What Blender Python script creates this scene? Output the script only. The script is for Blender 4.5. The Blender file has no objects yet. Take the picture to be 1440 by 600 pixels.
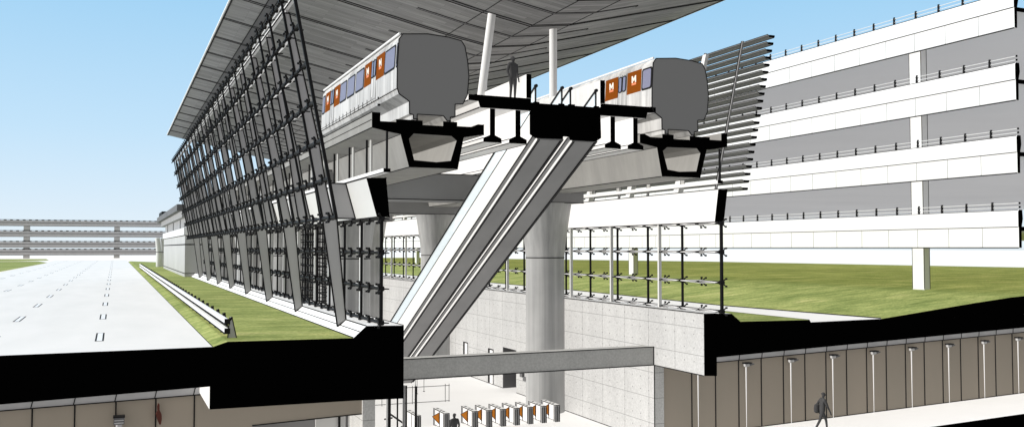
import bpy, bmesh, math, random
from mathutils import Vector, Matrix
random.seed(7)
R = math.radians
S = bpy.context.scene
COL = S.collection
ORD = ['', 'first', 'second', 'third', 'fourth', 'fifth', 'sixth', 'seventh', 'eighth', 'ninth', 'tenth',
       'eleventh', 'twelfth', 'thirteenth', 'fourteenth', 'fifteenth', 'sixteenth', 'seventeenth', 'eighteenth']

# ------------------------------------------------------------------ materials
def newmat(name, col, rough=0.7, metal=0.0, spec=0.3):
    m = bpy.data.materials.new(name); m.use_nodes = True
    b = m.node_tree.nodes['Principled BSDF']
    b.inputs['Base Color'].default_value = (*col, 1)
    b.inputs['Roughness'].default_value = rough
    b.inputs['Metallic'].default_value = metal
    b.inputs['Specular IOR Level'].default_value = spec
    return m

class NT:
    def __init__(s, m): s.t = m.node_tree; s.b = s.t.nodes['Principled BSDF']
    def n(s, typ, **kw):
        nd = s.t.nodes.new(typ)
        for k, v in kw.items():
            if hasattr(nd, k): setattr(nd, k, v)
            else: nd.inputs[k].default_value = v
        return nd
    def l(s, a, b): s.t.links.new(a, b)
    def math(s, op, a, b=None, c=None):
        nd = s.t.nodes.new('ShaderNodeMath'); nd.operation = op
        for i, v in enumerate((a, b, c)):
            if v is None: continue
            if isinstance(v, (int, float)): nd.inputs[i].default_value = v
            else: s.l(v, nd.inputs[i])
        return nd.outputs[0]
    def coords(s):
        tc = s.n('ShaderNodeTexCoord'); return tc.outputs['Object']
    def scaled(s, sc, src=None):
        mp = s.n('ShaderNodeMapping'); mp.inputs['Scale'].default_value = sc
        s.l(src or s.coords(), mp.inputs['Vector']); return mp.outputs[0]
    def noise(s, sc, detail=4, scale=1.0, rough=.5):
        nz = s.n('ShaderNodeTexNoise'); nz.inputs['Scale'].default_value = scale
        nz.inputs['Detail'].default_value = detail; nz.inputs['Roughness'].default_value = rough
        s.l(s.scaled(sc), nz.inputs['Vector']); return nz.outputs['Fac']
    def ramp(s, fac, stops):
        r = s.n('ShaderNodeValToRGB'); e = r.color_ramp.elements
        while len(e) < len(stops): e.new(.5)
        for i, (p, c) in enumerate(stops): e[i].position = p; e[i].color = (*c, 1)
        s.l(fac, r.inputs[0]); return r.outputs[0]
    def mix(s, fac, a, b, mode='MIX'):
        m = s.n('ShaderNodeMix'); m.data_type = 'RGBA'; m.blend_type = mode
        for i, v in ((0, fac), (6, a), (7, b)):
            if isinstance(v, (int, float)): m.inputs[i].default_value = v
            elif isinstance(v, tuple): m.inputs[i].default_value = (*v, 1)
            else: s.l(v, m.inputs[i])
        return m.outputs[2]
    def color(s, o): s.l(o, s.b.inputs['Base Color'])
    def bump(s, h, st=.3, d=.02):
        b = s.n('ShaderNodeBump'); b.inputs['Strength'].default_value = st; b.inputs['Distance'].default_value = d
        s.l(h, b.inputs['Height']); s.l(b.outputs[0], s.b.inputs['Normal'])

def mottled(name, c1, c2, sc, scale=1., rough=.75, detail=5, spec=.3):
    m = newmat(name, c1, rough, 0, spec); t = NT(m)
    f = t.noise(sc, detail, scale)
    t.color(t.ramp(f, [(.3, c1), (.7, c2)])); return m

M = {}
M['black'] = newmat('section_black', (.0012, .0012, .0012), .95, 0, 0)
M['line'] = newmat('dark_seam', (.012, .012, .013), .8, 0, .1)
M['rod'] = newmat('black_steel', (.006, .006, .007), .6, 0, .2)
M['louvre'] = mottled('louvre_grey', (.33, .33, .335), (.29, .29, .295), (.5, .5, .5))
M['palewall'] = mottled('pale_grey_wall', (.5, .5, .5), (.45, .45, .45), (.2, .2, .2))
M['white'] = mottled('white_paint', (.84, .84, .84), (.8, .8, .8), (.4, .4, .4))
M['offwhite'] = mottled('offwhite_paint', (.72, .72, .715), (.67, .67, .665), (.4, .4, .4))
M['road'] = mottled('pale_pavement', (.79, .765, .735), (.74, .72, .69), (.5, .12, 1), 1.2, spec=0)
M['ground'] = mottled('pale_ground', (.88, .84, .79), (.85, .81, .765), (.02, .02, 1), spec=0)
M['steel'] = mottled('grey_steel_paint', (.5, .495, .505), (.455, .45, .46), (.7, .7, .4))
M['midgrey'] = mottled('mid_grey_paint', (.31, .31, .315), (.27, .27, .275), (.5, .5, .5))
M['darkgrey'] = mottled('dark_grey_paint', (.15, .15, .155), (.12, .12, .125), (.5, .5, .5))
M['trainface'] = newmat('train_section_grey', (.235, .235, .235), .85, 0, .1)
M['pipe'] = newmat('pale_steel_pipe', (.8, .8, .81), .4)
M['floorwhite'] = mottled('white_terrazzo', (.86, .86, .86), (.82, .82, .82), (.3, .3, 1), spec=.05)
M['person'] = newmat('charcoal_cloth', (.062, .062, .064), .9, 0, .1)
M['skin'] = newmat('charcoal_skin', (.075, .07, .068), .8, 0, .2)  # even charcoal tone, close to the cloth
M['red'] = newmat('dark_red_paint', (.085, .02, .012), .6)
M['orange'] = newmat('orange_flap', (.75, .24, .012), .5)
M['deck'] = mottled('garage_deck', (.70, .712, .735), (.66, .672, .695), (.1, .1, .1))

def grass_mat():
    m = newmat('mown_grass', (.2, .26, .07), .95, 0, .05); t = NT(m)
    a = t.noise((.12, .35, 1), 5, 1.6, .62); b = t.noise((3, 5, 1), 4, 2.); d_ = t.noise((.22, .9, 1), 5, 1.9, .65); c = t.noise((.04, .05, 1), 3, 1.3)
    base = t.ramp(a, [(.25, (.19, .24, .078)), (.43, (.285, .33, .115)), (.6, (.38, .41, .155)), (.76, (.55, .50, .25))])
    fine = t.ramp(b, [(.3, (.6, .63, .55)), (.7, (1.15, 1.12, 1.1))])
    o = t.mix(1., base, fine, 'MULTIPLY')
    big = t.ramp(c, [(.35, (.88, .9, .85)), (.65, (1.1, 1.1, 1.08))])
    o = t.mix(1., o, t.ramp(d_, [(.32, (.66, .70, .62)), (.5, (1., 1., 1.)), (.68, (1.28, 1.2, 1.25))]), 'MULTIPLY'); t.color(t.mix(1., o, big, 'MULTIPLY')); t.bump(b, .6, .05); return m
M['grass'] = grass_mat()

def concrete(name, lo, hi, joints=True, axis='Y', streak=True):
    m = newmat(name, lo, .85, 0, .15); t = NT(m)
    n1 = t.noise((.5, .5, .18) if streak else (.4, .4, .4), 6, 1.5, .6)
    n2 = t.noise((6, 6, 6), 3, 2.)
    col = t.ramp(n1, [(.32, lo), (.68, hi)])
    col = t.mix(.5, col, t.ramp(n2, [(.3, tuple(v*.8 for v in lo)), (.7, hi)]))
    if joints:
        sp = t.n('ShaderNodeSeparateXYZ'); t.l(t.coords(), sp.inputs[0])
        u = sp.outputs[axis]; z = sp.outputs['Z']
        def fr(v, per, off=0.): return t.math('ABSOLUTE', t.math('SUBTRACT', t.math('FRACT', t.math('DIVIDE', t.math('ADD', v, 100*per+off), per)), .5))
        ju = t.math('GREATER_THAN', fr(u, 2.44), .494); jz = t.math('GREATER_THAN', fr(z, 1.3, .1), .489)
        j = t.math('MAXIMUM', ju, jz)
        du = t.math('MULTIPLY', fr(u, .813, .4), .813); dz = t.math('MULTIPLY', fr(z, .65, .1), .65)
        dist = t.math('SQRT', t.math('ADD', t.math('MULTIPLY', du, du), t.math('MULTIPLY', dz, dz)))
        hole = t.math('LESS_THAN', dist, .034)
        col = t.mix(t.math('MULTIPLY', j, .62), col, (.12, .12, .12))
        col = t.mix(t.math('MULTIPLY', hole, .75), col, (.1, .1, .1))
    t.color(col); t.bump(n2, .25, .01); return m
M['conc'] = concrete('formed_concrete_wall', (.46, .46, .46), (.62, .62, .615))
M['concx'] = concrete('formed_concrete_end', (.50, .50, .49), (.66, .66, .645), True, 'X')
M['concplain'] = concrete('smooth_concrete', (.40, .40, .39), (.5, .5, .485), False)
def streaked(name, lo, hi, sc=(3.5, 3.5, .12), rough=.7, p=(.3, .7)):
    m = newmat(name, lo, rough, 0, .25); t = NT(m)
    a = t.noise(sc, 5, 1., .65); b = t.noise((.5, .5, .5), 4, 1.2)
    c = t.ramp(a, [(p[0], lo), (p[1], hi)])
    t.color(t.mix(.3, c, t.ramp(b, [(.3, lo), (.7, hi)]))); return m
M['pier'] = streaked('board_marked_concrete', (.29, .293, .298), (.50, .503, .50), (3.2, 3.2, .07))
M['webconc'] = streaked('precast_concrete', (.25, .247, .237), (.34, .335, .32), (1.2, 1.2, .15))
M['train'] = streaked('brushed_train_metal', (.34, .34, .34), (.68, .68, .675), (1.6, 1.6, .13), .5, (.36, .56))
M['parapet'] = streaked('pale_parapet', (.66, .66, .655), (.84, .84, .835), (2.2, 2.2, .1))
M['trainlow'] = streaked('train_skirt_metal', (.3, .3, .3), (.5, .5, .5), (1.6, 1.6, .2), .5)
M['trainbrown'] = mottled('brown_train_panel', (.195, .05, .003), (.215, .056, .004), (1, 1, 1), 1, .8, spec=.05)
M['window'] = newmat('lavender_window', (.215, .22, .315), .3, 0, .3)
M['doorglass'] = newmat('door_window', (.2, .22, .33), .25, 0, .5)
M['logo'] = newmat('cream_letter', (.9, .82, .72), .5)
M['logoglow'] = newmat('orange_letter_base', (.8, .25, .12), .5)
M['brown'] = mottled('brown_grey_panel', (.365, .318, .262), (.335, .297, .246), (.5, .5, .15), 1.)
M['cornice'] = mottled('pale_cornice', (.5, .5, .51), (.46, .46, .47), (2, 2, 2))
def roof_mat():
    m = newmat('grey_plank_soffit', (.25, .25, .25), .8, 0, .2); t = NT(m)
    br = t.n('ShaderNodeTexBrick'); br.offset = .37; br.squash = 1.
    br.inputs['Scale'].default_value = 1.; br.inputs['Brick Width'].default_value = 2.6; br.inputs['Row Height'].default_value = .36
    br.inputs['Mortar Size'].default_value = .006; br.inputs['Mortar Smooth'].default_value = .2
    br.inputs['Color1'].default_value = (.24, .24, .24, 1); br.inputs['Color2'].default_value = (.345, .345, .343, 1)
    br.inputs['Mortar'].default_value = (.13, .13, .13, 1)
    t.l(t.coords(), br.inputs['Vector'])
    f = t.noise((.4, 5, 1), 5, 1.3, .6)
    t.color(t.mix(1., br.outputs['Color'], t.ramp(f, [(.3, (.78, .78, .78)), (.7, (1.12, 1.12, 1.11))]), 'MULTIPLY')); return m
M['roof'] = roof_mat()
def glass_mat():
    m = bpy.data.materials.new('balustrade_glass'); m.use_nodes = True; nt = m.node_tree
    for n in list(nt.nodes): nt.nodes.remove(n)
    o = nt.nodes.new('ShaderNodeOutputMaterial'); mx = nt.nodes.new('ShaderNodeMixShader')
    tr = nt.nodes.new('ShaderNodeBsdfTransparent'); df = nt.nodes.new('ShaderNodeBsdfPrincipled')
    df.inputs['Base Color'].default_value = (.82, .9, .95, 1); df.inputs['Roughness'].default_value = .1
    tr.inputs['Color'].default_value = (.93, .97, 1, 1); mx.inputs[0].default_value = .7
    nt.links.new(tr.outputs[0], mx.inputs[1]); nt.links.new(df.outputs[0], mx.inputs[2]); nt.links.new(mx.outputs[0], o.inputs[0])
    return m
M['glass'] = glass_mat()

# ------------------------------------------------------------------ mesh builder
class MB:
    def __init__(s): s.v = []; s.f = []; s.m = []; s.mats = []
    def mi(s, k):
        if k not in s.mats: s.mats.append(k)
        return s.mats.index(k)
    def face(s, pts, k):
        b = len(s.v); s.v += [tuple(p) for p in pts]; s.f.append(tuple(range(b, b+len(pts)))); s.m.append(s.mi(k)); return s
    def mesh(s, vs, fs, k):
        b = len(s.v); s.v += [tuple(p) for p in vs]
        for f in fs: s.f.append(tuple(b+i for i in f)); s.m.append(s.mi(k))
        return s
    def hexa(s, c, k, front=None):     # 8 corners: bottom 4 ccw, top 4 ccw
        s.mesh(c, [(3, 2, 1, 0), (4, 5, 6, 7), (0, 1, 5, 4), (1, 2, 6, 5), (2, 3, 7, 6), (3, 0, 4, 7)], k); return s
    def box(s, x0, x1, y0, y1, z0, z1, k, front=None):
        vs = [(x0, y0, z0), (x1, y0, z0), (x1, y1, z0), (x0, y1, z0), (x0, y0, z1), (x1, y0, z1), (x1, y1, z1), (x0, y1, z1)]
        s.mesh(vs, [(3, 2, 1, 0), (4, 5, 6, 7), (1, 2, 6, 5), (2, 3, 7, 6), (3, 0, 4, 7)], k)
        s.mesh(vs, [(0, 1, 5, 4)], front or k); return s
    def prism(s, prof, y0, y1, k, cap=None, cap2=None, mats=None, holes=(), edge=0., holemat=None):
        """profile of (x, z) points extruded along y, front cap at y0 in its own material"""
        n = len(prof)
        area = sum(prof[i][0]*prof[(i+1) % n][1]-prof[(i+1) % n][0]*prof[i][1] for i in range(n))
        pr = list(prof); ms = list(mats) if mats else None
        if area < 0:
            pr.reverse()
            if ms: ms = [ms[(n-2-i) % n] for i in range(n)]
        for i in range(n):
            a, b = pr[i], pr[(i+1) % n]
            s.face([(a[0], y0, a[1]), (b[0], y0, b[1]), (b[0], y1, b[1]), (a[0], y1, a[1])][::1], ms[i] if ms and ms[i] else k)
        for h in holes:
            for i in range(len(h)):
                a, b = h[i], h[(i+1) % len(h)]
                s.face([(a[0], y0, a[1]), (b[0], y0, b[1]), (b[0], y1, b[1]), (a[0], y1, a[1])], holemat or k)
        for y, kk in ((y0, cap or k), (y1, cap2 or k)):
            if not holes and n <= 4 and False: pass
            bm = bmesh.new(); es = []
            for loop in [pr]+list(holes):
                vs = [bm.verts.new((p[0], y, p[1])) for p in loop]
                es += [bm.edges.new((vs[i], vs[(i+1) % len(vs)])) for i in range(len(vs))]
            bmesh.ops.triangle_fill(bm, use_beauty=True, use_dissolve=False, edges=es)
            bm.verts.index_update()
            s.mesh([v.co[:] for v in bm.verts], [tuple(v.index for v in f.verts) for f in bm.faces], kk); bm.free()
        if edge:
            for p in prof: s.bar((p[0], y0+.01, p[1]), (p[0], y1, p[1]), edge, 'line')
        return s
    def bar(s, a, b, r, k, r2=None, up=(0, 0, 1)):      # square bar
        return s.tube(a, b, r*1.4 if k == 'line' else r, k, 4, r2, True)
    def tube(s, a, b, r, k, n=10, r2=None, cap=True):
        a = Vector(a); b = Vector(b); d = (b-a)
        if d.length < 1e-6: return s
        d.normalize(); r2 = r if r2 is None else r2
        u = d.cross(Vector((0, 0, 1)) if abs(d.z) < .9 else Vector((0, 1, 0))).normalized(); w = d.cross(u)
        off = math.pi/4 if n == 4 else 0
        vs = []
        for p, rr in ((a, r), (b, r2)):
            for i in range(n):
                t = 2*math.pi*i/n+off; vs.append(p+u*(rr*math.cos(t))+w*(rr*math.sin(t)))
        fs = [(i, (i+1) % n, n+(i+1) % n, n+i) for i in range(n)]
        if cap: fs += [tuple(range(n))[::-1], tuple(range(n, 2*n))]
        return s.mesh(vs, fs, k)
    def lathe(s, prof, k, n=32, cx=0, cy=0):
        vs = []; fs = []
        for r, z in prof:
            for i in range(n): t = 2*math.pi*i/n; vs.append((cx+r*math.cos(t), cy+r*math.sin(t), z))
        for j in range(len(prof)-1):
            for i in range(n): fs.append((j*n+i, j*n+(i+1) % n, (j+1)*n+(i+1) % n, (j+1)*n+i))
        fs += [tuple(range(n))[::-1], tuple(range((len(prof)-1)*n, len(prof)*n))]
        return s.mesh(vs, fs, k)
    def data(s, name, smooth=False):
        me = bpy.data.meshes.new(name); me.from_pydata(s.v, [], s.f)
        for k in s.mats: me.materials.append(M[k])
        me.polygons.foreach_set('material_index', s.m)
        bm = bmesh.new(); bm.from_mesh(me); bmesh.ops.remove_doubles(bm, verts=bm.verts, dist=1e-5)
        bmesh.ops.recalc_face_normals(bm, faces=bm.faces); bm.to_mesh(me); bm.free()
        if smooth:
            for p in me.polygons: p.use_smooth = True
            me.set_sharp_from_angle(angle=R(38))
        return me
    def obj(s, name, parent=None, smooth=False, loc=None):
        return link(name, s.data(name, smooth), parent, loc)

def link(name, me, parent=None, loc=None):
    o = bpy.data.objects.new(name, me); COL.objects.link(o)
    if parent: o.parent = parent
    if loc: o.location = loc
    return o
def tag(o, label, cat, group=None):
    o['label'] = label; o['category'] = cat
    if group: o['group'] = group
    return o
def thing(name, label, cat, loc=(0, 0, 0), rz=0, group=None):
    o = bpy.data.objects.new(name, None); COL.objects.link(o); o.location = loc; o.rotation_euler = (0, 0, rz)
    o.empty_display_size = .2
    return tag(o, label, cat, group)
def struct(o): o['kind'] = 'structure'; return o
def dup(root, loc, label, rz=None):
    r = root.copy(); COL.objects.link(r); r.location = loc; r['label'] = label
    if rz is not None: r.rotation_euler = (0, 0, rz)
    for ch in list(root.children):
        c = ch.copy(); COL.objects.link(c); c.parent = r
        for g in list(ch.children):
            d = g.copy(); COL.objects.link(d); d.parent = c
    return r

# ------------------------------------------------------------------ ground, roads, verges
FAR = 2600.
g = MB()
for x0, x1, y0, y1 in ((-1500, -14.75, 0, FAR), (-14.75, 8.12, 165, FAR), (8.12, 1500, 0, FAR)):
    z = -.03
    g.face([(x0, y0, z), (x1, y0, z), (x1, y1, z), (x0, y1, z)], 'ground')
struct(g.obj('ground'))
road = MB()
road.prism([(-60, .0), (-14.75, 0), (-14.75, -.4), (-14.86, -1.47), (-60, -2.79)], 0, 4.35, 'white', 'black', mats=['road', 'road', 'white', 'white', 'white'])
road.face([(-34.2, 4.35, 0), (-14.75, 4.35, 0), (-14.75, 268, 0), (-34.2, 268, 0)], 'road')
road.face([(-60, 4.35, 0), (-34.2, 4.35, 0), (-34.2, 120, 0), (-60, 120, 0)], 'road')
struct(road.obj('road'))
lm = MB()
for x, ys in ((-18.7, range(0, 22)), (-22.67, range(0, 22)), (-26.67, range(0, 22)), (-30.67, range(0, 22))):
    for k in ys:
        y = 4.05+12.2*k; L = 3.6; w = .1
        lm.face([(x-w-.065, y-.13, .005), (x+w+.065, y-.13, .005), (x+w+.065, y+L+.13, .005), (x-w-.065, y+L+.13, .005)], 'line')
        lm.face([(x-w, y, .009), (x+w, y, .009), (x+w, y+L, .009), (x-w, y+L, .009)], 'white')
struct(lm.obj('lane_markings'))
v = MB()
v.prism([(-14.75, -.4), (-14.75, 0), (-14.24, .17), (-9.43, .12), (-9.43, -2.35), (-14.86, -2.32), (-14.86, -1.47)], 0, 4.35, 'grass', 'black',
        mats=['line', 'grass', 'grass', 'grass', 'white', 'white', 'white'])
v.face([(-14.75, 4.35, .0), (-14.24, 4.35, .17), (-14.24, 230, .17), (-14.75, 230, 0)], 'grass')
v.face([(-14.24, 4.35, .17), (-9.43, 4.35, .12), (-9.43, 84, .12), (-14.24, 84, .17)], 'grass')
v.face([(-14.24, 84, .17), (-9.43, 84, .12), (-4, 84, .1), (-4, 200, .1), (-14.24, 230, .17)], 'grass')
v.face([(-14.75, 0.02, .0), (-14.79, 0.02, .003), (-14.79, 230, .003), (-14.75, 230, .003)], 'line')
struct(v.obj('grass_verge'))
gi = MB()
gi.face([(-34.4, 120, .05), (-33.5, 200, .05), (-33.6, 222, .05), (-37, 243, .05), (-75, 232, .05), (-150, 225, .05), (-150, 120, .05)], 'grass')
gi.face([(-150, 243, .05), (-62, 247, .05), (-43, 250, .05), (-36, 268, .05), (-39, 305, .05), (-60, 310, .05), (-150, 315, .05)], 'grass')
gi.face([(-37, 243, .06), (-75, 232, .06), (-150, 225, .06), (-150, 228, .06), (-75, 235, .06), (-37.2, 245, .06)], 'line')
struct(gi.obj('grass_island'))
# right hand road and berm
rr = MB()
rr.prism([(8.012, .6), (8.9, .56), (9.4, .17), (13.62, .12), (13.7, 0), (18.4, .03), (22, .38), (25, .67), (28, .93), (31, 1.08), (35, 1.15), (42, 1.17), (60, 1.17), (60, .3), (28.99, -.79), (8.012, -1.47)],
         0, 4.35, 'grass', 'black', mats=['white', 'white', 'grass', 'line', 'road', 'grass', 'grass', 'grass', 'grass', 'grass', 'grass', 'grass', 'black', 'white', 'white', 'white'])
rr.face([(13.7, 4.35, .0), (18.4, 4.35, .03), (17.3, 12, .03), (18.3, 34, .03), (18.0, 240, .03), (13.7, 240, 0)], 'road')
struct(rr.obj('service_road'))
gb = MB()
gb.face([(8.9, 4.35, .56), (9.4, 4.35, .17), (9.4, 84, .17), (8.9, 84, .56)], 'white'); gb.face([(7.885, 4.35, .59), (8.9, 4.35, .56), (8.9, 84, .56), (7.885, 84, .59)], 'white')
gb.face([(9.4, 4.35, .17), (13.62, 4.35, .12), (13.62, 240, .12), (9.4, 240, .17)], 'grass')
rowx = [[18.4, 17.3, 18.3, 18.0], [22, 22, 22, 22], [25, 25, 25, 25], [28, 28, 28, 28], [31, 31, 31, 31], [35, 35, 35, 35], [42, 42, 42, 42], [60, 60, 60, 54], [98.7, 90, 84, 54.5]]
rowz = [.03, .38, .67, .93, 1.08, 1.15, 1.17, 1.17, 1.17]; rowy = [4.35, 12, 34, 195]
rowy_end = [4.35, 53, 108, 196]
gv = []; gf = []
for i_, (xs_, z_) in enumerate(zip(rowx, rowz)):
    for j_ in range(4): gv.append((xs_[j_], rowy[j_] if i_ < 8 else rowy_end[j_], z_))
for i_ in range(8):
    for j_ in range(3): a_ = i_*4+j_; gf.append((a_, a_+4, a_+5, a_+1))
gb.mesh(gv, gf, 'grass')
for a, b in (((18.4, .1), (17.3, 12)), ((17.3, 12), (18.3, 34)), ((18.3, 34), (18., 240))):
    gb.bar((a[0], a[1], .05), (b[0], b[1], .05), .03, 'line')
gb.bar((13.66, .1, .1), (13.66, 240, .1), .03, 'line')
struct(gb.obj('grass_berm', None, True))
# concourse floor and tunnel floor
cf = MB()
cf.face([(-12.6, 4.35, -6.25), (7.3, 4.35, -6.25), (7.3, 90, -6.25), (-12.6, 90, -6.25)], 'floorwhite')
cf.face([(7.3, 24.4, -6.25), (9.5, 24.4, -6.25), (9.5, 21.9, -6.25), (7.3, 21.9, -6.25)], 'floorwhite')
struct(cf.obj('concourse_floor'))
tf = MB()
zf = lambda x: -5.6+.026*(x-28.84)
tf.prism([(-60, zf(-60)), (60, zf(60)), (60, zf(60)-1.2), (-60, zf(-60)-1.2)], 0, 4.9, 'floorwhite', 'black')
struct(tf.obj('tunnel_floor'))

# ------------------------------------------------------------------ retaining walls and concourse beam
pl = MB()
pl.prism([(-9.43, .12), (-8.91, .58), (-7.35, .55), (-7.35, -2.40), (-9.43, -2.35)], 0, 84, 'white', 'black', mats=['white', 'white', 'conc', 'conc', 'black'])
pl.bar((-9.43, .05, .13), (-9.43, 84, .13), .022, 'line'); pl.bar((-8.91, .05, .58), (-8.91, 84, .58), .022, 'line')
pl.bar((-7.36, .05, .55), (-7.36, 84, .55), .022, 'line'); pl.bar((-9.17, .05, .36), (-9.17, 84, .36), .014, 'line')
tag(pl.obj('retaining_kerb_wall'), 'white sloped kerb wall along the grass under the leaning facade, cut black at its end', 'wall')
lw = MB(); lw.box(-7.93, -7.36, 4.35, 84, -6.25, -2.41, 'concx')
tag(lw.obj('concrete_wall'), 'dark grey concrete wall end with tie holes under the black slab, left of the fare gates', 'wall')
rw = thing('concrete_wall', 'pale formed concrete wall with tie holes and seams right of the escalators', 'wall')
w = MB()
w.prism([(7.3, .61), (8.02, .61), (8.02, -2.34), (7.3, -2.3)], 0, 4.35, 'conc', 'black')
w.box(7.3, 7.88, 4.35, 21.92, -6.25, .61, 'conc', 'concx'); w.box(7.3, 7.88, 24.3, 84, -6.25, .61, 'conc')
w.box(7.3, 7.88, 21.921, 24.299, -3.34, .61, 'conc')
w.bar((7.29, .03, .61), (7.29, 84, .61), .022, 'line'); w.bar((7.29, 0.03, -2.3), (7.29, 4.35, -2.3), .02, 'line')
w.bar((7.29, 4.35, -6.24), (7.29, 21.9, -6.24), .018, 'line'); w.bar((7.29, 24.3, -6.24), (7.29, 84, -6.24), .018, 'line')
w.bar((7.3, 4.34, -2.3), (7.3, 4.34, -6.2), .018, 'line')
w.obj('wall_panel', rw)
for y0, y1 in ((26.1, 27.0), (31.35, 32.25)):
    s_ = MB(); s_.box(7.27, 7.3, y0-.06, y1+.06, -6.2, -3.7, 'line'); so = s_.obj('slit_opening', rw)
    p_ = MB(); p_.box(7.255, 7.27, y0, y0+.55, -6.2, -3.78, 'white'); p_.obj('pane', so)
d = MB(); d.box(8.3, 8.38, 21.92, 24.3, -6.25, -3.34, 'darkgrey'); d.box(7.3, 8.3, 24.25, 24.3, -6.25, -3.34, 'darkgrey'); d.obj('door_recess', rw)
d = MB(); d.box(7.2, 7.27, 20.3, 21.4, -4.7, -4.5, 'line'); d.box(7.1, 7.28, 20.5, 20.9, -5.0, -4.75, 'darkgrey'); d.box(7.1, 7.28, 20.0, 20.4, -5.2, -4.95, 'darkgrey')
tag(d.obj('wall_telephone'), 'small dark fixture on the pale concrete wall behind the round pier', 'fixture')
bm_ = MB(); bm_.box(-7.34, 7.29, 4.36, 5.3, -2.3, -1.38, 'concplain')
for z in (-1.37, -2.3): bm_.bar((-7.3, 4.35, z), (7.3, 4.35, z), .02, 'line')
bm_.bar((7.28, 4.35, -2.3), (7.28, 4.35, -1.37), .02, 'line')
tag(bm_.obj('floor_beam'), 'long grey horizontal beam with a white top crossing below the escalators', 'beam')
# brown walls
yb = 4.45
def brown_wall(x0, x1, joints, label, opening=None):
    t = thing('brown_panel_wall', label, 'wall')
    wl = MB()
    top = (lambda x: -2.40+.0225*(x+14.9)) if opening else (lambda x: -2.36+.0315*(x-11))
    if opening:
        o0, o1, oz = opening
        wl.hexa([(x0, yb, zf(x0)), (o0, yb, zf(o0)), (o0, yb+.4, zf(o0)), (x0, yb+.4, zf(x0)), (x0, yb, top(x0)), (o0, yb, top(o0)), (o0, yb+.4, top(o0)), (x0, yb+.4, top(x0))], 'brown')
        wl.hexa([(o0, yb, oz), (o1, yb, oz+.15), (o1, yb+.4, oz+.15), (o0, yb+.4, oz), (o0, yb, top(o0)), (o1, yb, top(o1)), (o1, yb+.4, top(o1)), (o0, yb+.4, top(o0))], 'brown')
        wl.bar((o0, yb-.01, oz), (o1, yb-.01, oz+.15), .02, 'line')
    else:
        wl.hexa([(x0, yb, zf(x0)), (x1, yb, zf(x1)), (x1, yb+.4, zf(x1)), (x0, yb+.4, zf(x0)), (x0, yb, top(x0)), (x1, yb, top(x1)), (x1, yb+.4, top(x1)), (x0, yb+.4, top(x0))], 'brown')
        wl.bar((x0, yb-.01, zf(x0)+.01), (x1, yb-.01, zf(x1)+.01), .022, 'line')
    for x in joints:
        if opening and x > opening[0]: continue
        wl.bar((x, yb-.005, zf(x)), (x, yb-.005, top(x)), .026, 'line')
    wl.obj('wall_panel', t)
    c = MB()
    c.hexa([(x0, yb-.12, top(x0)), (x1, yb-.12, top(x1)), (x1, yb+.4, top(x1)), (x0, yb+.4, top(x0)), (x0, yb-.02, top(x0)+.75), (x1, yb-.02, top(x1)+.75), (x1, yb+.4, top(x1)+.75), (x0, yb+.4, top(x0)+.75)], 'cornice')
    c.bar((x0, yb-.13, top(x0)), (x1, yb-.13, top(x1)), .02, 'line')
    for x in joints: c.bar((x-.05, yb-.12, top(x)), (x+.12, yb-.04, top(x)+.72), .018, 'line')
    c.obj('cornice', t); return t
brown_wall(7.89, 60, [9.65+1.503*k for k in range(34)], 'brown grey panel wall behind the row of lamp posts at the right')
brown_wall(-60, -7.94, [-15.05-1.5*k for k in range(30)], 'brown grey panel wall at lower left under the black road slab', (-12.7, -7.94, -3.86))
op = MB(); op.box(-12.6, -9.6, 6.5, 6.6, -6.3, -2.6, 'midgrey'); op.box(-9.58, -8.6, 6.5, 6.6, -6.3, -2.6, 'offwhite')
op.box(-8.55, -8.45, 6.4, 6.5, -6.3, -2.6, 'rod'); op.box(-8.2, -8.1, 6.4, 6.5, -6.3, -2.6, 'darkgrey'); op.box(-8.6, -7.95, 6.7, 6.8, -6.3, -2.6, 'white')
tag(op.obj('doorway_partition'), 'grey and white partition seen inside the opening of the lower left brown wall', 'partition')
# lamp posts
def lamp_post():
    t = thing('lamp_post', '', 'lamp', group='lamp posts along the brown panel walls')
    p = MB(); p.tube((0, 0, 0), (0, 0, 3.32), .014, 'white', 10, .038); p.obj('pole', t, True)
    h = MB(); h.tube((-.1, 0, 3.43), (.18, 0, 3.43), .09, 'palewall', 10, .08); h.tube((.18, 0, 3.44), (.52, -.02, 3.47), .09, 'darkgrey', 10, .03)
    h.mesh([(-.14, -.14, 3.5), (.3, -.14, 3.52), (.3, .14, 3.52), (-.14, .14, 3.5), (-.14, -.14, 3.57), (.3, -.14, 3.57), (.3, .14, 3.57), (-.14, .14, 3.57)],
           [(3, 2, 1, 0), (4, 5, 6, 7), (0, 1, 5, 4), (1, 2, 6, 5), (2, 3, 7, 6), (3, 0, 4, 7)], 'rod')
    h.obj('lamp_head', t, True); return t
lp = lamp_post(); xs = [9.85, 12.93, 15.94, 18.9, 21.9, 24.86, 27.86, 30.85, 33.85]
for i, x in enumerate(xs):
    lab = f'{ORD[i+1]} white lamp post from the left along the right brown wall' if i else 'white lamp post under the corner of the black cut wall, leftmost of its row'
    if i == 8: lab = 'white lamp post at the right edge of the photo on the brown wall'
    z = zf(x)+.02
    if i == 0: lp.location = (x, 4.15, z); lp['label'] = lab
    else: dup(lp, (x, 4.15, z), lab)
t = thing('lamp_post', 'lamp with a dark louvred square head on the lower left brown wall', 'lamp', (-17.93, 4.1, -6.8), group='lamp posts along the brown panel walls')
p = MB(); p.tube((0, 0, 0), (0, 0, 3.47), .12, 'cornice', 12); p.obj('pole', t, True)
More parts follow.
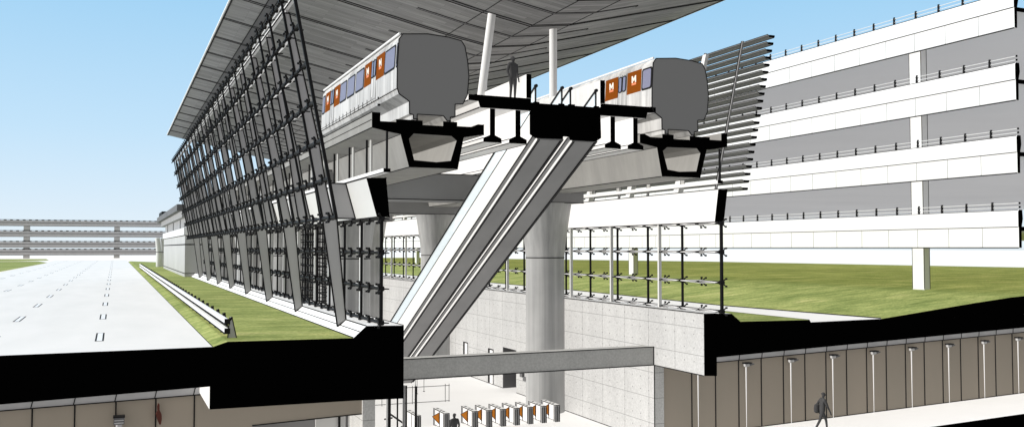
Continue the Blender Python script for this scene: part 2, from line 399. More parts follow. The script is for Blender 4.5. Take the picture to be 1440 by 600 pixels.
p = MB(); p.box(-.2, .2, -.2, .2, 3.47, 3.74, 'darkgrey'); p.box(-.22, .22, -.22, .22, 3.74, 3.79, 'rod'); p.box(-.17, .17, -.215, -.2, 3.51, 3.55, 'cornice'); p.box(-.17, .17, -.215, -.2, 3.62, 3.65, 'cornice'); p.obj('lamp_head', t)
# dark red ornament: tapering leaf shape
rp = MB()
pts = [(px_*.78, pz_) for px_, pz_ in [(-.06, .42), (-.1, .3), (-.08, .15), (-.16, .0), (-.1, -.18), (.02, -.42), (.1, -.42), (.14, -.2), (.12, .0), (.02, .16), (.02, .38), (-.02, .43)]]
rp.prism(pts, -.07, .07, 'red')
o = rp.obj('wall_ornament', None, False, (-16.43, 4.25, -3.07)); tag(o, 'dark red tapering leaf shaped ornament hanging on a seam of the lower left brown wall', 'ornament')

# ------------------------------------------------------------------ roof
NR = 16; Y1 = 82.3
prof = [(-12.54, 17.4), (-1.9, 15.17), (.67, 14.73), (2.84, 15.0), (12.54, 17.4)]
def zr(x):
    for (a, za), (b, zb) in zip(prof, prof[1:]):
        if a <= x <= b: return za+(zb-za)*(x-a)/(b-a)
roof = thing('station_roof', 'wide grey plank soffit roof with raised wings over the trains', 'roof')
rm = MB(); thick = .35
rm.prism(prof+[(12.5, 17.62), (2.84, 15.6), (.67, 15.4), (-1.9, 15.7), (-12.5, 17.62)], 0, Y1, 'roof', 'black',
         mats=['roof', 'roof', 'roof', 'roof', 'white', 'white', 'white', 'white', 'white', 'white'])
for x in (-1.9, .67, 2.84): rm.bar((x, 0, zr(x)), (x, Y1, zr(x)), .018, 'line')
rm.obj('soffit', roof)
ed = MB()
for sx in (-1, 1):
    ed.bar((sx*12.56, 0, 17.4), (sx*12.56, Y1, 17.4), .05, 'white'); ed.bar((sx*12.45, 0, 17.36), (sx*12.45, Y1, 17.36), .03, 'line')
ed.obj('edge_trim', roof)
bd = MB()
for x in (-10.78, -10.34): bd.bar((x, 0, zr(x)-.01), (x, Y1, zr(x)-.01), .022, 'line')
bd.face([(-10.78, 0, zr(-10.78)-.008), (-10.34, 0, zr(-10.34)-.008), (-10.34, Y1, zr(-10.34)-.008), (-10.78, Y1, zr(-10.78)-.008)], 'darkgrey')
bd.obj('gutter_band', roof)
def across(mb, y, x0, x1, r, k, dz=-.012):
    xs_ = [x0]+[p[0] for p in prof if x0 < p[0] < x1]+[x1]
    for a, b in zip(xs_, xs_[1:]): mb.bar((a, y, zr(a)+dz), (b, y, zr(b)+dz), r, k)
for k in range(NR):
    y = 4.8+5.15*k
    if y > Y1-1: break
    j = MB(); across(j, y, -12.5, 12.5, .022, 'line'); across(j, y+.3, -12.5, 12.5, .022, 'line'); across(j, y+.15, -12.5, 12.5, .05, 'darkgrey', .03); j.obj('soffit_joint', roof)
    y = 2.35+5.15*k
    s_ = MB(); across(s_, y-.085, -4.47, 5.15, .02, 'line'); across(s_, y+.085, -4.47, 5.15, .02, 'line'); across(s_, y, -4.45, 5.13, .05, 'midgrey', .01)
    s_.bar((5.15, y-.1, zr(5.15)-.02), (5.15, y+.1, zr(5.15)-.02), .04, 'rod'); s_.obj('light_strip', roof)

# ------------------------------------------------------------------ screens of the facade
def spider_mesh(rot=0):
    b = MB()
    b.tube((-.12, 0, 0), (.12, 0, 0), .1, 'rod', 8)
    for a in range(4):
        t_ = math.pi/4+a*math.pi/2+rot
        b.bar((0, 0, 0), (-.12, .25*math.cos(t_), .25*math.sin(t_)), .05, 'rod', .035)
        b.tube((-.1, .25*math.cos(t_), .25*math.sin(t_)), (-.18, .25*math.cos(t_), .25*math.sin(t_)), .05, 'rod', 6)
    b.bar((0, 0, 0), (.34, 0, -.02), .05, 'rod', .03)
    return b.data('spider')
SP = spider_mesh()
def screen(label, xof, rows, y_first, step, y_end, zlo, zhi, side, name='cable_screen', cut_edge=True):
    t = thing(name, label, 'facade screen')
    posts = []; y = y_first
    while y < y_end: posts.append(y); y += step
    if cut_edge:
        e = MB(); e.bar((xof(zlo), .02, zlo), (xof(zhi), .02, zhi), .085, 'rod'); e.obj('edge_mullion', t)
    for y in posts:
        if y < .5: continue
        m_ = MB(); m_.bar((xof(zlo), y, zlo), (xof(zhi), y, zhi), .066, 'rod'); m_.obj('mullion', t)
    for z in rows:
        r_ = MB(); r_.tube((xof(z), .0, z), (xof(z), y_end, z), .072, 'rod', 6)
        r_.obj('cable_rod', t)
        q = MB()
        xq = xof(z)-side*.14
        for y in posts:
            for dz in (.07, -.07):
                q.bar((xq, y, z), (xq, y+step*.5, z+dz), .012, 'pipe'); q.bar((xq, y+step*.5, z+dz), (xq, y+step, z), .012, 'pipe')
        q.tube((xq, posts[0], z), (xq, posts[-1]+step, z), .012, 'pipe', 4)
        q.obj('bracing_rod', t)
    nodes = []
    k = 0
    while y_first-.5*step+k*step*.5 < y_end:
        y = y_first-.5*step+k*step*.5; k += 1
        if y < -.05: continue
        for z in rows: nodes.append((y, z))
    nodes.sort()
    rest = MB(); tmp = [v.co.copy() for v in SP.vertices]; tf_ = [tuple(p.vertices) for p in SP.polygons]
    for i, (y, z) in enumerate(nodes):
        if i < 100:
            o = link('spider_fitting', SP, t, (xof(z), y, z))
            if side > 0: o.rotation_euler = (0, 0, math.pi)
        else:
            rest.mesh([(xof(z)+side*-c.x, y+c.y, z+c.z) for c in tmp], tf_, 'rod')
    if rest.v:
        o = rest.obj('spider_fitting', t); o['kind'] = 'stuff'
    return t
ROWS = [14.0, 12.5, 10.97, 9.45, 7.95, 6.44, 4.92]
xl = lambda z: -11.95+(14.-z)*.1978
screen('leaning black spider fitted cable screen, the upper left face of the station', xl, ROWS, 2.62, 3.28, 80, 4.92, 14.05, -1)
LR = [.68, 2.05, 3.5, 4.88]
screen('low upright black cable screen on the white kerb wall behind the leaning legs', lambda z: -8.3, LR, .05, 3.2, 80, .58, 4.94, -1, 'glazing_screen')
screen('low upright black cable screen on the concrete wall in front of the green berm', lambda z: 8.35, LR, .03, 3.27, 80, .61, 4.93, 1, 'glazing_screen')
# white posts behind the glazing screens
pp = None
for i in range(15):
    y = 5.07*(i+1)
    lab = f'slender pale steel post on the right concrete wall, {ORD[i+1]} from the cut end'
    if pp is None:
        b = MB(); b.box(-.085, .085, -.06, .06, 0, 4.3, 'offwhite'); b.obj('post', None)
        pp = COL.objects[-1]; pp.name = 'glazing_post'; tag(pp, lab, 'post', 'slender pale posts behind the right glazing'); pp.location = (8.12, y, .61)
    else:
        o = pp.copy(); COL.objects.link(o); o.location = (8.12, y, .61); o['label'] = lab
for i in range(8):
    y = 4.25+5.07*i
    o = pp.copy(); COL.objects.link(o); o.location = (-8.05, y, .56); o['group'] = 'slender pale posts behind the left glazing'
    o['label'] = f'slender pale steel post behind the left glazing, {ORD[i+1]} from the cut end'

# leaning columns of the left facade
upper = [(-11.69, 13.73), (-11.46, 13.73), (-10.13, 8.12), (-9.83, 6.34), (-9.51, 4.99), (-10.09, 4.99), (-10.32, 6.33), (-10.58, 8.1)]
lower = [(-9.98, 4.95), (-9.35, 4.95), (-8.92, .56), (-9.3, .3)]
def blade(prof_, th=.16):
    b = MB(); b.prism(prof_, 0, th, 'steel')
    n = len(prof_)
    for i in range(n):
        a, c = prof_[i], prof_[(i+1) % n]; b.bar((a[0], 0, a[1]), (c[0], 0, c[1]), .028, 'line')
    return b
def column(full, label, y):
    t = thing('leaning_column' if full else 'leaning_fin', label, 'column', (0, y, 0), 0, 'leaning columns of the left facade' if full else 'intermediate fins of the left facade')
    blade(upper).obj('upper_blade', t)
    b = MB(); b.bar((-11.58, -.02, 13.8), (-11.58, .32, 13.8), .07, 'steel'); b.obj('cap', t)
    if full:
        blade(lower).obj('leg', t)
        blade([(-9.7, 6.5), (-8.97, 6.5), (-8.53, 4.97), (-9.45, 4.97)], .28).obj('outrigger', t)
    return t
cf_, fi_ = None, None
for k in range(8):
    lab = f'grey leaning column with a tapered leg, {ORD[k+1]} from the cut end' 
    y = 3.45+10.08*k
    if cf_ is None: cf_ = column(True, lab, y)
    else: dup(cf_, (0, y, 0), lab)
    lab = f'legless grey leaning fin between columns, {ORD[k+1]} from the cut end'
    y = 8.4+10.08*k
    if y > 80: continue
    if fi_ is None: fi_ = column(False, lab, y)
    else: dup(fi_, (0, y, 0), lab)
eb = MB(); eb.box(-11.68, -11.52, 1.2, 80, 13.86, 14.0, 'offwhite'); eb.bar((-11.69, 1.2, 13.86), (-11.69, 80, 13.86), .02, 'line')
tag(eb.obj('head_beam'), 'white beam running along the tops of the leaning columns', 'beam')
# fascia box beams
fb = MB(); fb.prism([(-8.95, 6.51), (-8.12, 6.53), (-7.97, 4.95), (-8.5, 4.94)], 0, 80, 'offwhite', 'black', edge=.022)
tag(fb.obj('fascia_beam'), 'short looking pale box beam with a black cut end behind the leaning facade', 'beam')
fb = MB(); fb.prism([(8.72, 6.49), (8.18, 6.49), (7.96, 4.92), (8.49, 4.93)], 0, 80, 'white', 'black', edge=.022)
tag(fb.obj('fascia_beam'), 'long white box beam with a black cut end above the right glazing', 'beam')

# right louvres
lv = thing('louvre_screen', 'tall leaning screen of grey horizontal louvre blades right of the right train', 'louvre screen')
xrr = lambda z: 10.25+(z-6.5)*.226
nb = 22
for i in range(nb):
    z = 6.62+i*(14.35-6.62)/(nb-1); x = xrr(z)
    b = MB(); pf = [(x-.19, z+.04), (x+.19, z-.055), (x+.19, z-.02), (x-.19, z+.075)]
    b.prism(pf, .75, 80, 'louvre', 'black'); b.box(x-.1, x+.2, .7, .77, z-.05, z+.05, 'black'); b.bar((x-.195, .75, z+.075), (x-.195, 80, z+.075), .016, 'line'); b.bar((x+.19, .75, z-.055), (x+.19, 80, z-.055), .018, 'line')
    b.obj('louvre_blade', lv)
for k in range(24):
    y = 2.75+3.28*k; b = MB(); b.bar((xrr(6.4)-.22, y, 6.4), (xrr(14.5)-.22, y, 14.5), .06, 'midgrey'); b.bar((xrr(6.4)-.25, y+.05, 6.4), (xrr(14.5)-.25, y+.05, 14.5), .03, 'line'); b.obj('mullion', lv)
lpost = None
for k in range(15):
    y = 5.4+5.07*k; lab = f'white leaning post behind the louvre blades, {ORD[k+1]} from the cut end'
    if lpost is None:
        b = MB()
        x0, x1 = 9.5, 11.5
        b.hexa([(x0-.16, 0, 5.9), (x0+.16, 0, 5.9), (x0+.16, .5, 5.9), (x0-.16, .5, 5.9), (x1-.1, 0, 14.3), (x1+.1, 0, 14.3), (x1+.1, .3, 14.3), (x1-.1, .3, 14.3)], 'white')
        lpost = tag(b.obj('louvre_post', None, False, (0, y, 0)), lab, 'post', 'white leaning posts behind the louvres')
    else:
        o = lpost.copy(); COL.objects.link(o); o.location = (0, y, 0); o['label'] = lab

# ------------------------------------------------------------------ girders, piers
outer = [(-2.63, 9.18), (-2.28, 9.18), (-2.28, 8.83), (-1.62, 8.83), (-1.62, 8.95), (-.48, 8.95), (-.48, 8.77), (.41, 8.77), (.41, 8.97), (1.04, 8.97), (1.04, 8.8), (1.68, 8.8), (1.98, 8.93), (2.25, 8.92), (2.25, 8.5), (1.33, 8.34), (1.07, 7.0), (-1.06, 7.0), (-1.43, 8.34), (-1.84, 8.4), (-2.63, 8.55)]
void = [(-.87, 8.39), (-1.07, 8.17), (-.84, 7.3), (.12, 7.25), (.75, 7.33), (1.01, 8.19), (.78, 8.37)]
def girder(cx, sgn, label):
    t = thing('track_girder', label, 'girder', (cx, 0, 0))
    b = MB(); b.prism([(sgn*x, z) for x, z in outer], 0, 84, 'webconc', 'black', holes=[[(sgn*x, z) for x, z in void]], holemat='webconc')
    for i in (0, 13, 14, 15, 16, 17, 18, 20): b.bar((sgn*outer[i][0], .03, outer[i][1]), (sgn*outer[i][0], 84, outer[i][1]), .018, 'line')
    b.bar((sgn*-2.645, .03, 8.87), (sgn*-2.645, 84, 8.87), .012, 'line')
    b.obj('girder_body', t)
    for x in (-.72, .72):
        r_ = MB(); r_.box(x-.04, x+.04, 0, 84, 8.96, 9.03, 'darkgrey', 'black'); r_.obj('rail', t)
    return t
girder(-6.1, 1, 'hollow concrete track girder with a black cut end under the left train')
girder(6.1, -1, 'hollow concrete track girder with a black cut end under the right train')
def hanger(cx, sgn, label):
    t = thing('hanging_walkway_rail', label, 'rail', (cx, 0, 0))
    b = MB(); b.box(-.15, .15, 0, 84, 6.76, 6.92, 'white', 'black'); b.bar((sgn*-.15, .02, 6.76), (sgn*-.15, 84, 6.76), .016, 'line'); b.obj('bottom_rail', t)
    for k in range(22):
        y = .03+3.24*k
        b = MB(); b.bar((0, y, 6.9), (0, y, 8.42), .055, 'rod'); b.obj('hanger', t)
    for k in range(22):
        y = .03+3.24*k+3.24-.35; b = MB(); b.box(min(sgn*.08, sgn*.14), max(sgn*.08, sgn*.14), y-.1, y+.2, 6.92, 8.40, 'concplain'); b.obj('panel_strip', t)
    return t
hanger(-8.09, 1, 'hung white bottom rail on black hangers beside the left girder')
hanger(8.3, -1, 'hung white bottom rail on black hangers beside the right girder')
for ci, yc in enumerate((14.8, 35.7, 56.6, 77.5)):
    c = MB(); c.box(-8.0, 8.0, yc-1.5, yc+1.5, 6.42, 7.9, 'midgrey')
    for z in (6.42, 7.9): c.bar((-8, yc-1.5, z), (8, yc-1.5, z), .025, 'line')
    tag(c.obj('pier_cap_beam'), f'grey crossbeam over a pair of round piers, {ORD[ci+1]} from the cut end', 'beam', 'crossbeams joining the piers')
    for sx, nm in ((-6.1, 'left'), (6.1, 'right')):
        t = thing('round_pier', f'round concrete pier with a flared head under the {nm} girder, {ORD[ci+1]} from the cut end', 'pier', (sx, yc, 0), 0, 'round flared piers')
        b = MB(); b.lathe([(1.19, -6.25), (1.19, 3.1)], 'pier', 48); b.lathe([(1.205, 3.07), (1.205, 3.13)], 'line', 48); b.obj('shaft', t, True)
        b = MB(); b.lathe([(1.19, 3.13), (1.23, 3.6), (1.33, 4.4), (1.49, 5.5), (1.63, 6.41)], 'pier', 48); b.obj('flared_head', t, True)

# ------------------------------------------------------------------ trains
tp = [(-7.45, 12.48), (-7.61, 12.26), (-7.68, 11.1), (-7.69, 10.26), (-7.6, 10.0), (-7.16, 9.71), (-7.15, 9.2), (-6.99, 9.17), (-6.99, 9.0), (-6.82, 9.0), (-6.82, 9.2), (-5.68, 9.2), (-5.51, 9.0), (-5.37, 9.0), (-5.37, 9.16), (-5.16, 9.2), (-5.16, 9.72), (-4.81, 9.75), (-4.61, 10.15), (-4.54, 10.93), (-4.6, 11.59), (-4.72, 12.19), (-4.88, 12.43), (-5.46, 12.53), (-6.38, 12.58)]
tp = [(x+6.1, z) for x, z in tp]
def xside(z):      # x of the left body side at height z
    for (a, za), (b, zb) in (((-1.51, 12.26), (-1.58, 11.1)), ((-1.58, 11.1), (-1.59, 10.26))):
        if zb <= z <= za: return a+(b-a)*(za-z)/(za-zb)
    return -1.59
def plate(mb, y0, y1, z0, z1, k, off):
    mb.hexa([(xside(z0)-off, y0, z0), (xside(z0)+.02, y0, z0), (xside(z0)+.02, y1, z0), (xside(z0)-off, y1, z0),
             (xside(z1)-off, y0, z1), (xside(z1)+.02, y0, z1), (xside(z1)+.02, y1, z1), (xside(z1)-off, y1, z1)], k)
def rplate(mb, y0, y1, z0, z1, k, off, r=.12, n=4):  # rounded plate facing -x
    pts = []
    for cy, cz, a0 in ((y1-r, z1-r, 0), (y0+r, z1-r, 90), (y0+r, z0+r, 180), (y1-r, z0+r, 270)):
        for i in range(n+1): a = R(a0+90*i/n); pts.append((cy+r*math.cos(a), cz+r*math.sin(a)))
    m_ = len(pts)
    mb.mesh([(xside(z)-off, y, z) for y, z in pts]+[(xside(z)+.02, y, z) for y, z in pts],
            [tuple(range(m_))]+[(i, (i+1) % m_, m_+(i+1) % m_, m_+i) for i in range(m_)], k)
def letter_m(mb, yc, zc, w, h, off, k):
    # block letter M drawn mirrored so that it reads from the -x side (y runs right to left)
    q = lambda a, b: (xside(zc)-off, yc-a*w, zc+b*h)
    strokes = [[(-.5, -.5), (-.26, -.5), (-.26, .5), (-.5, .5)], [(.26, -.5), (.5, -.5), (.5, .5), (.26, .5)],
               [(-.26, .5), (-.26, .05), (0, -.38), (0, .02)], [(.26, .5), (0, .02), (0, -.38), (.26, .05)]]
    for s_ in strokes:
        a = [q(*p) for p in s_]; b = [(p[0]+.012, p[1], p[2]) for p in a]
        mb.mesh(a+b, [(0, 1, 2, 3), (7, 6, 5, 4)]+[(i, (i+1) % 4, 4+(i+1) % 4, 4+i) for i in range(4)], k)
def train(cx, length, off, label):
    t = thing('metro_train', label, 'train', (cx, 0, 0))
    b = MB(); n = len(tp)
    mats = ['train']*n
    b.prism(tp, 0, length, 'train', 'trainface', mats=mats)
    for i in range(n):
        a, c = tp[i], tp[(i+1) % n]; b.bar((a[0], 0, a[1]), (c[0], 0, c[1]), .018, 'line')
    b.bar((xside(10.2)-.005, .02, 10.2), (xside(10.2)-.005, length, 10.2), .014, 'line')
    for zz in (10.32,): b.bar((xside(zz)-.004, 3.4, zz), (xside(zz)-.004, length, zz), .01, 'line')
    b.obj('body', t)
    rf_ = MB(); rf_.bar((-1.47, .02, 12.5), (-1.47, length, 12.5), .05, 'white'); rf_.obj('roof_edge', t)
    y = 0
    pat = [('win', -.9, .22), ('win', .34, 1.98), ('brown', 2.03, 3.32), ('door', 3.4, 4.16), ('brown', 4.2, 5.46), ('win', 5.54, 7.12), ('win', 7.3, 8.86), ('win', 9.0, 10.45),
           ('brown', 10.52, 11.82), ('door', 11.9, 12.72), ('brown', 12.78, 14.0), ('win', 14.1, 14.8), ('win', 15.2, 16.7), ('win', 16.9, 18.4), ('brown', 18.5, 19.8), ('door', 19.9, 20.6), ('brown', 20.7, 21.9)]
    for kind, a, c in pat:
        a += off; c += off; a0 = max(a, .03)
        if c < .15 or c > length: continue
        if kind == 'win':
            f = MB(); rplate(f, a0, c, 11.08, 12.12, 'rod', .012); fo = f.obj('window', t)
            f = MB(); rplate(f, a0+.1, c-.1, 11.17, 12.04, 'window', .02, .1); f.obj('pane', fo)
        elif kind == 'brown':
            f = MB(); plate(f, a0, c, 11.1, 12.16, 'trainbrown', .012); fo = f.obj('brown_panel', t)
            yc = (a+c)/2
            f = MB(); letter_m(f, yc, 11.77, .4, .33, .03, 'logo'); plate(f, yc-.2, yc+.2, 11.49, 11.59, 'logoglow', .022); f.obj('letter_sign', fo)
        else:
            f = MB(); plate(f, a0-.02, c+.02, 9.95+.3, 12.18, 'train', .014)
            for yy in (a0-.02, (a0+c)/2, c+.02): f.bar((xside(11)-.016, yy, 10.28), (xside(12.1)-.016, yy, 12.15), .012, 'line')
            do = f.obj('door', t)
            mid = (a0+c)/2
            for y0, y1 in ((a0+.03, mid-.03), (mid+.03, c-.03)):
                f = MB(); rplate(f, y0, y1, 11.3, 12.1, 'rod', .024, .09); fo = f.obj('door_window', do)
                rplate(f, y0+.05, y1-.05, 11.36, 12.04, 'doorglass', .03, .07); fo.data = f.data('door_window')
    # small ribbed equipment along the skirt
    e = MB()
    for k in range(int((length-4)/.8)):
        y = 4+k*.8; e.bar((xside(10.3)-.01, y, 10.22), (xside(10.3)-.01, y, 10.45), .012, 'line')
    for y, z in ((2.85, 10.25), (2.85, 9.95)): e.tube((-1.62, y, z), (-1.52, y, z), .05, 'rod', 8)
    e.obj('skirt_fittings', t)
    for y in (2.2, length-3.5):
        w_ = MB()
        for dy in (0, 2.1): w_.tube((-.85, y+dy, 9.36), (-.65, y+dy, 9.36), .33, 'darkgrey', 20); w_.tube((.65, y+dy, 9.36), (.85, y+dy, 9.36), .33, 'darkgrey', 20)
        w_.box(-.95, .95, y-.4, y+2.5, 9.3, 9.5, 'darkgrey'); w_.obj('bogie', t)
    return t
train(-6.1, 14.9, 0, 'left metro train with a grey cut end and orange brown panels')
train(6.1, 22.0, -1.05, 'right metro train with a grey cut end beside the louvre screen')

# ------------------------------------------------------------------ platform
CXP = .08
def platform(sgn, label, wl):
    q = lambda x, z: (CXP+sgn*(x-CXP), z)
    b = MB(); b.prism([q(-4.56, 10.19), q(-1.64, 10.19), q(-1.64, 9.65), q(-4.03, 9.65), q(-4.11, 9.92), q(-4.56, 9.94)], 0, 84, 'white', 'black', mats=['white']*6)
    b.bar((q(-4.56, 0)[0], .03, 9.94), (q(-4.56, 0)[0], 84, 9.94), .02, 'line'); b.bar((q(-4.05, 0)[0], .03, 9.66), (q(-4.05, 0)[0], 84, 9.66), .02, 'line')
    tag(b.obj('platform_slab'), label, 'platform')
    b = MB(); b.box(min(q(-1.87, 0)[0], q(-1.63, 0)[0]), max(q(-1.87, 0)[0], q(-1.63, 0)[0]), 0, 40, 10.2, 11.25, 'parapet', 'black')
    b.bar((q(-1.87, 0)[0], .02, 11.25), (q(-1.87, 0)[0], 40, 11.25), .014, 'line')
    tag(b.obj('platform_parapet'), wl, 'parapet')
    for i, xc in enumerate((-3.46, -2.27)):
        b = MB(); x, _ = q(xc, 0)
        b.prism([(x-.12, 9.64), (x+.12, 9.64), (x+.12, 8.5), (x+.42, 8.37), (x+.42, 8.19), (x-.42, 8.19), (x-.42, 8.37), (x-.12, 8.5)], 0, 84, 'white', 'black', mats=['white']*8)
        for dx, zz in ((-.42, 8.37), (-.42, 8.19), (.42, 8.19)): b.bar((x+dx, .02, zz), (x+dx, 84, zz), .018, 'line')
        b.obj('tmp'); o = COL.objects[-1]; o.name = 'platform_beam'
        side = 'left' if sgn > 0 else 'right'; pos = 'outer' if i == 0 else 'inner'
        tag(o, f'{pos} white I shaped beam with a black cut end under the {side} platform slab', 'beam', 'I shaped beams under the platform')
platform(1, 'left half of the platform slab, cut black, where the grey figure stands', 'pale streaked parapet with a black cut end behind the standing figure')
platform(-1, 'right half of the platform slab, cut black, beside the right train', 'pale streaked parapet with a black cut end left of the right train')
for i, (a, b_, nm) in enumerate((((-2.12, 5., 10.2), (-1.44, 5., zr(-1.44)+.05), 'leaning white roof column behind the standing figure'), ((2.37, 6., 10.2), (2.37, 6., zr(2.37)+.05), 'upright white roof column rising right of the escalator handrails'),
                                 ((2.55, 16., 10.2), (2.55, 16., zr(2.55)+.05), 'thin upright white roof column left of the leaning one, farther back'))):
    t = MB(); r_ = .2 if i < 2 else .17; t.tube(a, b_, r_, 'white', 20)
    tag(t.obj('roof_column', None, True), nm, 'column', 'white tubular roof columns')

# ------------------------------------------------------------------ escalators
SL = .525
lb = MB(); lb.prism([(-1.63, 10.18), (-1.63, 10.02), (-1.27, 10.0), (1.45, 10.0), (1.79, 10.02), (1.79, 10.18), (1.79, 9.64), (1.82, 8.63), (1.57, 8.47), (.32, 8.47), (.27, 8.62), (-.1, 8.62), (-.1, 8.5), (-1.39, 8.48), (-1.66, 8.64), (-1.66, 9.64)][1:5]+[(1.79, 9.64), (1.82, 8.63), (1.57, 8.47), (.32, 8.47), (.27, 8.62), (-.1, 8.62), (-.1, 8.5), (-1.39, 8.48), (-1.66, 8.64), (-1.66, 9.64)], -.02, .12, 'black')
for x0, x1 in ((-.28, -.02), (.2, .5), (-1.5, -1.25), (1.5, 1.72)): lb.box(x0, x1, -.02, .1, 10.0, 10.06, 'black')
tag(lb.obj('escalator_landing'), 'black cut landing block where both escalators start', 'landing')
YE = 27.6
def escalator(x0, x1, label):
    t = thing('escalator', label, 'escalator')
    z0 = 8.5
    def slab(mb, xa, xb, dz0, dz1, k, y0=.13, y1=YE):
        mb.hexa([(xa, y0, z0-SL*y0+dz0), (xb, y0, z0-SL*y0+dz0), (xb, y1, z0-SL*y1+dz0), (xa, y1, z0-SL*y1+dz0),
                 (xa, y0, z0-SL*y0+dz1), (xb, y0, z0-SL*y0+dz1), (xb, y1, z0-SL*y1+dz1), (xa, y1, z0-SL*y1+dz1)], k)
    def ln(mb, x, dz, r=.02, k='line', y0=.13, y1=YE): mb.bar((x, y0, z0-SL*y0+dz), (x, y1, z0-SL*y1+dz), r, k)
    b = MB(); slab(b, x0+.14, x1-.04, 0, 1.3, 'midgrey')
    slab(b, x0-.1, x0+.11, .14, 1.32, 'white'); slab(b, x0+.112, x0+.138, -.02, .6, 'white'); slab(b, x0-.095, x0+.105, .125, .138, 'midgrey')  # grey undersides and white lip put shade and lit edge into the colour
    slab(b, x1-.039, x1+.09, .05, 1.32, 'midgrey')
    for x in (x0+.15, x0+.23, x1-.06): ln(b, x, -.004, .022)
    ln(b, x1+.09, .05, .02); ln(b, x1+.02, .04, .014); ln(b, x0-.1, .14, .02); ln(b, x0-.105, 1.32, .018)
    b.obj('truss', t)
    st = MB()
    for k in range(int((YE-1.)/.4)):
        y = .3+k*.4; z = z0-SL*y+1.32; st.box(x0+.2, x1-.1, y, y+.4, z-.2, z, 'darkgrey')
    st.obj('step', t)
    for x in (x0, x1-.02):
        gl = MB(); slab(gl, x-.015, x+.015, 1.33, 2.2, 'glass'); gl.obj('glass_balustrade', t)
        h = MB(); ln(h, x, 2.25, .065, 'rod', .02); h.bar((x, .03, z0+1.4), (x, .03, z0+2.27), .038, 'rod'); h.tube((x, -.06, z0+2.26), (x, .06, z0+2.26), .075, 'rod', 10)
        h.obj('handrail', t)
    return t
escalator(-1.41, -.11, 'left escalator with white side and black handrail running down to the concourse')
escalator(.3, 1.6, 'right escalator with grey underside running down to the concourse')

# ------------------------------------------------------------------ concourse things
def gate():
    t = thing('fare_gate', '', 'fare gate', group='fare gates on the concourse floor')
    b = MB(); b.box(-.1, .1, .12, 1.78, .05, .9, 'white'); b.obj('cabinet', t)
    b = MB()
    for y0, y1 in ((0, .2), (1.72, 1.9)): b.box(-.125, .125, y0, y1, 0, .9, 'midgrey')
    for x in (-.125, 0, .125): b.bar((x, -.005, 0), (x, -.005, .9), .026, 'rod')
    b.bar((-.128, .2, 0), (-.128, .2, .9), .03, 'rod'); b.bar((-.128, 1.9, 0), (-.128, 1.9, .9), .025, 'rod'); b.box(-.112, .112, .9, .98, .05, .9, 'rod')
    b.bar((-.11, .2, .06), (-.11, 1.7, .06), .014, 'rod')
    b.obj('end_frame', t)
    b = MB(); b.box(-.13, .13, 0, 1.92, .9, .97, 'offwhite')
    for x in (-.13, .13): b.bar((x, 0, .94), (x, 1.92, .94), .028, 'rod')
    for y in (0, 1.92): b.bar((-.13, y, .94), (.13, y, .94), .03, 'rod')
    for y in (.5, .9, 1.5): b.box(-.07, .05, y, y+.1, .97, .985, 'rod')
    b.obj('top', t)
    return t
gx = [-3.2, -1.57]+[.1+.84*i for i in range(7)]
flap = MB(); flap.mesh([(-.10, .98, .86), (-.10, .98, .2), (-.52, .98, .66)]+[(-.10, 1.02, .86), (-.10, 1.02, .2), (-.52, 1.02, .66)], [(0, 1, 2), (5, 4, 3), (0, 3, 4, 1), (1, 4, 5, 2), (2, 5, 3, 0)], 'orange')
for a, b_ in (((-.1, .86), (-.52, .66)), ((-.52, .66), (-.1, .2)), ((-.1, .86), (-.1, .2))): flap.bar((a[0], .975, a[1]), (b_[0], .975, b_[1]), .016, 'rod')
FL = flap.data('flap')
gt = None
for i, x in enumerate(gx):
    lab = ['white fare gate without orange flap beside the black wall edge, leftmost of all', 'lone white fare gate with orange flap, left of the concourse figure'][i] if i < 2 else f'white fare gate with orange flap, {ORD[i-1]} from the left in the row of seven'
    if gt is None: gt = gate(); gt.location = (x+.12, 11.4, -6.25); gt['label'] = lab; o = gt
    else: o = dup(gt, (x+.12, 11.4, -6.25), lab)
    if i: link('flap', FL, None)
    if i: COL.objects[-1].parent = o
fr = thing('floor_railing', 'thin grey railing standing on the white concourse floor under the escalators', 'railing')
for z in (-5.2, -6.18):
    b = MB(); b.tube((-3, 20.6, z), (1.9, 20.4, z), .022, 'darkgrey', 6); b.obj('rail', fr)
for x in (-2.6, -.6, 1.62, 1.88):
    b = MB(); b.tube((x, 20.45, -6.25), (x, 20.45, -5.1), .022, 'darkgrey', 6); b.obj('post', fr)
for i, (x, y) in enumerate(((0.1, 22.0), (.9, 24.2), (1.65, 25.), (1.72, 27.2))):
    b = MB(); b.tube((0, 0, 0), (0, 0, 1.0), .02, 'darkgrey', 6); b.tube((0, 0, 0), (0, 0, .03), .08, 'darkgrey', 8)
    tag(b.obj('stanchion', None, False, (x, y, -6.25)), f'thin grey stanchion on the white floor behind the railing, {ORD[i+1]} from the front', 'stanchion', 'stanchions behind the floor railing')
